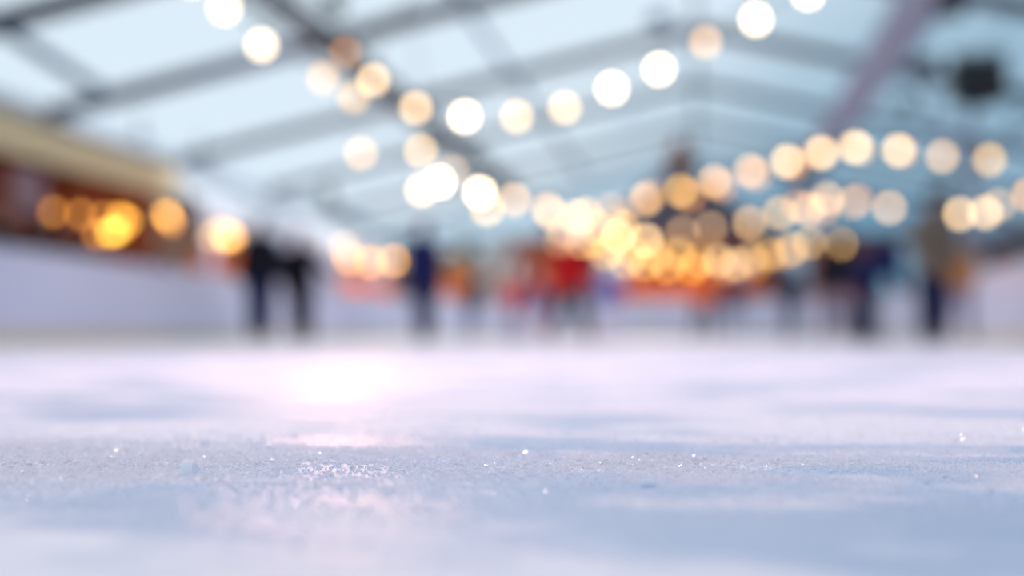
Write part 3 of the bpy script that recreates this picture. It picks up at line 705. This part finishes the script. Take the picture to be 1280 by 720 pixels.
# ------------------------------------------------------------------ people
skin = mat('skin', (214, 160, 136), .5, .06, 12); eyem = mat('eye', (40, 32, 30), .2, .05, 20); lipm = mat('lips', (170, 92, 88), .5, .05, 20)
blade = mat('skate_blade', (170, 176, 186), .25, .05, 10, metal=.9); solem = mat('black_sole', (24, 22, 24), .6, .05, 10)
def cloth(rgb): return mat('cloth_%d_%d_%d' % rgb, rgb, .85, .18, 9, bump=.3, spec=.2)
def person(label, loc, rz, H=1.75, jacket=(20, 20, 26), trousers=(24, 28, 52), hair=(60, 40, 30), hat=None, skate=(30, 28, 32), lean=.03, side=0.0,
           legs=((.05, .06, .05), (-.05, .06, .05)), arms=((.1, .18, .2), (-.05, .18, .2)), coat=0.0, scarf=None, backpack=None, head_turn=0.0, skates=True, gloves=None, bulk=1.1):
    """legs/arms: right then left: (forward swing, outward spread, knee/elbow bend) in radians"""
    s = H / 1.75; t = thing('person', label, 'person', loc, rz, None)
    up = Vector((math.sin(side), math.sin(lean), math.cos(lean) * math.cos(side))).normalized()
    R = Matrix.Rotation(-lean, 3, 'X') @ Matrix.Rotation(side, 3, 'Y')
    hz = .93 * s; pel = Vector((0, 0, hz)); sk = .065 if skates else 0.0
    LG = []
    for sd, (a, b_, k) in zip((1, -1), legs):
        hip = pel + Vector((.09 * s * sd, 0, -.02 * s))
        td = Vector((math.sin(b_) * sd, math.sin(a) * math.cos(b_), -math.cos(a) * math.cos(b_))); knee = hip + td * .42 * s
        a2 = a - k; sdv = Vector((math.sin(b_) * sd, math.sin(a2) * math.cos(b_), -math.cos(a2) * math.cos(b_))); ank = knee + sdv * .40 * s
        LG.append([hip, knee, ank, sd])
    low = min(l[2].z for l in LG); sh = (.085 * s + sk) - low; pel.z += sh
    for l in LG:
        for q in l[:3]: q.z += sh
    AT = lambda x, y, z: pel + R @ (Vector((x, y, z)) * s)
    neck = AT(0, 0, .52); headc = AT(0, .02, .665)
    ARM = []
    for sd, (a, b_, k) in zip((1, -1), arms):
        S_ = AT(.175 * sd, 0, .46)
        d1 = R @ Vector((math.sin(b_) * sd, math.sin(a) * math.cos(b_), -math.cos(a) * math.cos(b_))); E = S_ + d1 * .29 * s
        a2 = a + k; b2 = b_ * .6 if b_ < 1.0 else b_ - 1.4
        d2 = R @ Vector((math.sin(b2) * sd, math.sin(a2) * math.cos(b2), -math.cos(a2) * math.cos(b2))); Wr = E + d2 * .25 * s
        ARM.append([S_, E, Wr, d2, sd])
    # body: one continuous surface
    bm = B(); X = R @ Vector((1, 0, 0))
    tube(bm, [AT(0, 0, -.06), AT(0, .01, .08), AT(0, .02, .26), AT(0, .01, .40), AT(0, 0, .50)], [(.15 * s, .11 * s), (.13 * s, .095 * s), (.15 * s, .11 * s), (.16 * s, .10 * s), (.06 * s, .06 * s)], 16, X)
    tube(bm, [AT(0, 0, .46), AT(0, .01, .60)], [.058 * s, .052 * s], 12, X)
    HR = Matrix.Rotation(head_turn, 4, 'Z') @ R.to_4x4()
    def HP(x, y, z): return headc + (HR.to_3x3() @ (Vector((x, y, z)) * s))
    ell(bm, headc, (.077 * s, .095 * s, .115 * s), 20, HR); ell(bm, HP(0, .028, -.06), (.052 * s, .062 * s, .055 * s), 14, HR)
    tube(bm, [HP(0, .09, .02), HP(0, .112, -.018)], [.010 * s, .016 * s], 8)
    for sd in (1, -1): ell(bm, HP(.078 * sd, -.004, -.005), (.012 * s, .022 * s, .032 * s), 10, HR)
    for hip, knee, ank, sd in LG:
        tube(bm, [hip, hip.lerp(knee, .5), knee, knee.lerp(ank, .3), ank], [.085 * s, .074 * s, .054 * s, .056 * s, .036 * s], 12)
        tube(bm, [ank + Vector((0, -.03, -.03)) * s, ank + Vector((0, .13, -.055)) * s], [(.034 * s, .03 * s), (.036 * s, .02 * s)], 10)
    for S_, E, Wr, d, sd in ARM:
        tube(bm, [AT(.05 * sd, 0, .45), S_], [.055 * s, .052 * s], 10); ell(bm, S_, (.053 * s,) * 3, 12)
        tube(bm, [S_, S_.lerp(E, .5), E, E.lerp(Wr, .4), Wr], [.052 * s, .046 * s, .038 * s, .038 * s, .025 * s], 10)
        lat = d.cross(Vector((1, 0, 0)) * sd); lat = lat.normalized() if lat.length > .1 else Vector((0, 1, 0)); nrm = d.cross(lat).normalized()
        pc = Wr + d * .05 * s
        tube(bm, [Wr, Wr + d * .045 * s, Wr + d * .09 * s], [(.026 * s, .018 * s), (.040 * s, .016 * s), (.040 * s, .013 * s)], 10, lat)
        for k, ln in enumerate((.068, .078, .072, .056)):
            off = (k - 1.5) * .0215 * s; b0 = Wr + d * .085 * s + lat * off; f1 = (d + lat * (k - 1.5) * .10 + nrm * .25).normalized(); f2 = (f1 + nrm * .55).normalized()
            m1_ = b0 + f1 * ln * .55 * s; tube(bm, [b0, m1_, m1_ + f2 * ln * .5 * s], [.0088 * s, .0082 * s, .0068 * s], 7)
        th0 = Wr + d * .03 * s - lat * .03 * s; td_ = (d * .75 - lat * .75).normalized(); tube(bm, [th0, th0 + td_ * .035 * s, th0 + (td_ + d * .6).normalized() * .066 * s], [.013 * s, .0105 * s, .008 * s], 7)
    finish('body', bm, skin if gloves is None else skin, t, True, (('REMESH', dict(mode='VOXEL', voxel_size=.0062, use_smooth_shade=True)), ('SMOOTH', dict(factor=.5, iterations=3))))
    # clothes
    jm = cloth(jacket); g = s * bulk
    bm = B(); lo = -.10 - coat
    hem = [(.21 + .12 * coat) * g, (.165 + .12 * coat) * g]
    tube(bm, [AT(0, 0, lo), AT(0, 0, -.03), AT(0, .01, .10), AT(0, .02, .27), AT(0, .01, .40), AT(0, 0, .485), AT(0, 0, .525)],
         [tuple(hem), (.205 * g, .16 * g), (.19 * g, .15 * g), (.20 * g, .155 * g), (.195 * g, .14 * g), (.10 * g, .09 * g), (.075 * g, .075 * g)], 18, X, cap=False)
    for S_, E, Wr, d, sd in ARM:
        ell(bm, S_, (.086 * g, .088 * g, .084 * g), 14); tube(bm, [AT(.02 * sd, 0, .485), S_ + Vector((0, 0, .004))], [.072 * g, .078 * g], 12)
        tube(bm, [S_, S_.lerp(E, .5)], [.083 * g, .078 * g], 12); tube(bm, [S_.lerp(E, .5), E], [.078 * g, .068 * g], 12); ell(bm, E, (.068 * g,) * 3, 12); tube(bm, [E, E.lerp(Wr, .45), Wr + d * .004], [.067 * g, .062 * g, .048 * g], 12)
    finish('jacket', bm, jm, t, True, (('REMESH', dict(mode='VOXEL', voxel_size=.011, use_smooth_shade=True)), ('SMOOTH', dict(factor=.5, iterations=5))))
    bm = B()
    tube(bm, [AT(0, 0, -.12), AT(0, 0, .06)], [(.155 * g, .125 * g), (.15 * g, .12 * g)], 14, X)
    for hip, knee, ank, sd in LG:
        tube(bm, [hip, hip.lerp(knee, .5), knee, knee.lerp(ank, .5), ank + Vector((0, 0, .03))], [.115 * g, .108 * g, .090 * g, .082 * g, .072 * g], 12)
    finish('trousers', bm, cloth(trousers), t, True, (('REMESH', dict(mode='VOXEL', voxel_size=.011, use_smooth_shade=True)), ('SMOOTH', dict(factor=.5, iterations=4))))
    for hip, knee, ank, sd in LG:
        bm = B(); z = ank.z
        tube(bm, [ank + Vector((0, -.005, .10 * s)), ank + Vector((0, -.01, .0)), ank + Vector((0, -.01, -.045 * s))], [(.052 * s, .058 * s), (.048 * s, .056 * s), (.046 * s, .06 * s)], 12)
        tube(bm, [ank + Vector((0, -.03, -.045)) * s, ank + Vector((0, .06, -.045)) * s, ank + Vector((0, .15, -.055)) * s], [(.044 * s, .036 * s), (.048 * s, .036 * s), (.045 * s, .026 * s)], 12)
        bo = finish('skate' if skates else 'boot', bm, cloth(skate), t, True, (('REMESH', dict(mode='VOXEL', voxel_size=.009, use_smooth_shade=True)),))
        if skates:
            bm = B(); y0 = -.09 * s; y1 = .19 * s; zb = ank.z - .085 * s
            box(bm, (ank.x - .004, ank.y + y0, zb - .065), (ank.x + .004, ank.y + y1, zb - .035))
            for yb in (y0 + .03, y1 - .07): box(bm, (ank.x - .01, ank.y + yb, zb - .04), (ank.x + .01, ank.y + yb + .035, zb + .012))
            finish('blade', bm, blade, bo)
    # hair, hat, face
    bm = B(); ell(bm, HP(0, -.018, .022), (.088 * s, .098 * s, .110 * s), 18, HR); ell(bm, HP(0, -.045, -.05), (.075 * s, .06 * s, .08 * s), 14, HR)
    if not hat: ell(bm, HP(0, .000, .062), (.084 * s, .097 * s, .066 * s), 14, HR)
    finish('hair', bm, mat('hair_%d_%d_%d' % hair, hair, .6, .25, 40, (1, 1, .2)), t, True, (('REMESH', dict(mode='VOXEL', voxel_size=.01, use_smooth_shade=True)),))
    if hat:
        bm = B(); ell(bm, HP(0, -.012, .052), (.096 * s, .108 * s, .098 * s), 18, HR); ell(bm, HP(0, -.02, .165), (.03 * s, .03 * s, .03 * s), 10, HR)
        tube(bm, [HP(0, -.01, .022), HP(0, -.01, .05)], [(.102 * s, .113 * s), (.1 * s, .111 * s)], 18, X)
        finish('hat', bm, cloth(hat), t, True, (('REMESH', dict(mode='VOXEL', voxel_size=.008, use_smooth_shade=True)),))
    for sd in (1, -1):
        bm = B(); ell(bm, HP(.030 * sd, .083, .012), (.012 * s, .009 * s, .008 * s), 10, HR); finish('eye', bm, eyem, t, True)
    bm = B(); ell(bm, HP(0, .086, -.058), (.024 * s, .010 * s, .008 * s), 10, HR); finish('mouth', bm, lipm, t, True)
    if scarf:
        bm = B(); tube(bm, [AT(0, .01, .49), AT(0, .01, .57)], [(.105 * s, .105 * s), (.088 * s, .09 * s)], 14, X); finish('scarf', bm, cloth(scarf), t, True)
    if backpack:
        bm = B(); tube(bm, [AT(0, -.20, .06), AT(0, -.21, .22), AT(0, -.19, .40)], [(.15 * s, .09 * s), (.155 * s, .10 * s), (.12 * s, .07 * s)], 14, X); finish('backpack', bm, cloth(backpack), t, True)
    return t
def at(px, D): q = P(px, HOR, D); return (q.x, q.y, 0)
away = TH; toward = PI + TH
def A(px, D, *a, **k): pass
person('tall person in a black jacket and navy jeans, walking beside a red-haired companion', at(325, 20), away + .1, 1.74, (22, 20, 30), (26, 32, 74), (40, 26, 26), side=.0, bulk=1.25,
       legs=((.06, -.01, .1), (-.10, -.01, .05)), arms=((.1, .3, .3), (-.05, .22, .2)))
person('red-haired person in a black jacket with one elbow out, right of the tall one', at(375, 20.3), away - .25, 1.56, (12, 10, 16), (20, 22, 40), (150, 74, 56), side=-.06, bulk=1.2,
       legs=((.12, .04, .1), (-.06, -.05, .05)), arms=((-.05, .75, .9), (.05, .3, .3)))
person('person in a long navy coat and navy trousers skating alone beside the amber lamps', at(530, 20), away + .35, 1.70, (18, 24, 72), (18, 24, 66), (84, 50, 48), lean=.07, bulk=1.15,
       legs=((.10, -.02, .12), (-.12, -.01, .1)), arms=((.15, .22, .3), (-.2, .2, .3)), coat=.16)
person('small child in a dark jacket and orange-brown hat behind the navy-coated skater', at(588, 22), toward + .4, 1.02, (26, 22, 34), (140, 146, 172), (80, 50, 36), hat=(176, 104, 60), lean=.12, skate=(110, 100, 112))
person('small child in a bright red jacket and grey trousers left of the big red jacket', at(642, 22), toward - .7, 1.04, (176, 26, 48), (150, 146, 166), (214, 188, 160), lean=.15, arms=((.6, .5, .2), (.5, .5, .2)), skate=(190, 150, 160))
person('child in a navy jacket and pale trousers between the two red jackets', at(672, 25), toward, 1.14, (52, 50, 96), (196, 180, 196), (190, 168, 150), hat=(180, 164, 168))
person('skater in a red jacket, pale hat and black trousers with legs wide apart', at(713, 19), toward + .25, 1.50, (196, 22, 26), (32, 32, 42), (222, 200, 176), hat=(236, 222, 226), lean=.08, side=.0, bulk=1.2,
       legs=((.05, .30, .1), (.1, .22, .15)), arms=((.2, .28, .5), (.1, .35, .4)), skate=(196, 70, 84), coat=.03)
person('youngster in a blue jacket and pale trousers just behind the red jacket', at(762, 25), toward - .3, 1.28, (70, 84, 150), (190, 188, 204), (150, 120, 110), hat=(196, 176, 196), arms=((.3, .3, .5), (.2, .2, .3)))
person('person in an orange jacket and dark trousers far back in front of the end barrier', at(880, 31), toward, 1.62, (202, 92, 40), (66, 72, 86), (90, 60, 50), legs=((.1, .16, .1), (0, .14, .1)))
person('person in a navy jacket and pale grey trousers standing far back under the low lights', at(915, 36), away, 1.60, (30, 32, 70), (160, 168, 186), (70, 50, 46))
person('person in a dark blue jacket far back, left of the black jacket', at(988, 29), toward + .5, 1.58, (24, 28, 62), (90, 92, 106), (60, 44, 44), arms=((.2, .6, .4), (.1, .4, .4)), legs=((.2, .12, .1), (-.2, .1, .1)))
person('person in a black jacket and mauve trousers at the left of the right-hand group', at(1043, 22), away - .3, 1.62, (16, 14, 22), (122, 108, 120), (40, 30, 34), bulk=1.25, arms=((.1, .5, .4), (.1, .3, .4)), legs=((.1, .13, .1), (-.1, .1, .1)))
person('person in navy clothes bending sideways towards the one in the olive coat', at(1082, 18.2), TH - PI / 2, 1.62, (20, 26, 78), (18, 24, 62), (60, 44, 48), lean=.80, bulk=1.3, legs=((.10, .05, .12), (-.04, .05, .06)), arms=((.9, .2, .3), (1.1, .2, .2)), coat=.05)
person('tall person in an olive brown coat, black hat and mauve scarf by the right barrier', at(1166, 17), toward + .3, 1.80, (124, 106, 92), (34, 36, 70), (60, 46, 50), hat=(22, 18, 24), scarf=(140, 122, 142), arms=((.2, .3, .5), (.15, .25, .4)), coat=.08, legs=((.08, .05, .05), (-.12, .10, .05)))
person('person in a mustard orange jacket and mauve grey trousers beside the right barrier', at(1196, 21), toward - .2, 1.60, (206, 130, 66), (150, 144, 164), (170, 130, 116), hat=(176, 160, 176), legs=((.05, .12, .05), (-.1, .16, .05)))
# onlookers behind the barriers
def behind(px, x, label, H, jk, hr, face, **k):
    q = P_at_x(px, 400, x); return person(label, (q.x, q.y, 0), face, H, jk, (30, 30, 38), hr, skates=False, **k)
behind(-4, -8.72, 'onlooker in a black coat behind the left barrier, at the picture edge', 1.78, (16, 12, 20), (50, 34, 30), -PI / 2)
behind(61, -8.72, 'onlooker in a black coat and hood under the two dim bulbs', 1.74, (18, 14, 22), (30, 22, 24), -PI / 2 + .3)
behind(30, -8.72, 'onlooker in a black coat between the two nearest onlookers at the left', 1.66, (14, 12, 18), (34, 26, 28), -PI / 2 - .1)
behind(98, -8.72, 'onlooker in a dark brown coat behind the left barrier, middle of the stall', 1.70, (30, 20, 26), (60, 36, 28), -PI / 2 - .3)
behind(180, -8.72, 'onlooker in a dark red jacket near the far end of the wooden stall', 1.58, (110, 36, 34), (60, 36, 30), -PI / 2)
behind(203, -8.72, 'onlooker in a dark purple jacket at the far end of the wooden stall', 1.60, (62, 30, 74), (46, 26, 26), -PI / 2 + .2)
behind(1262, 5.25, 'onlooker in a black jacket leaning at the right barrier', 1.66, (16, 14, 20), (30, 22, 26), PI / 2)
behind(1236, 5.35, 'onlooker in an orange jacket at the right barrier, left of the black one', 1.56, (206, 86, 34), (120, 84, 80), PI / 2)
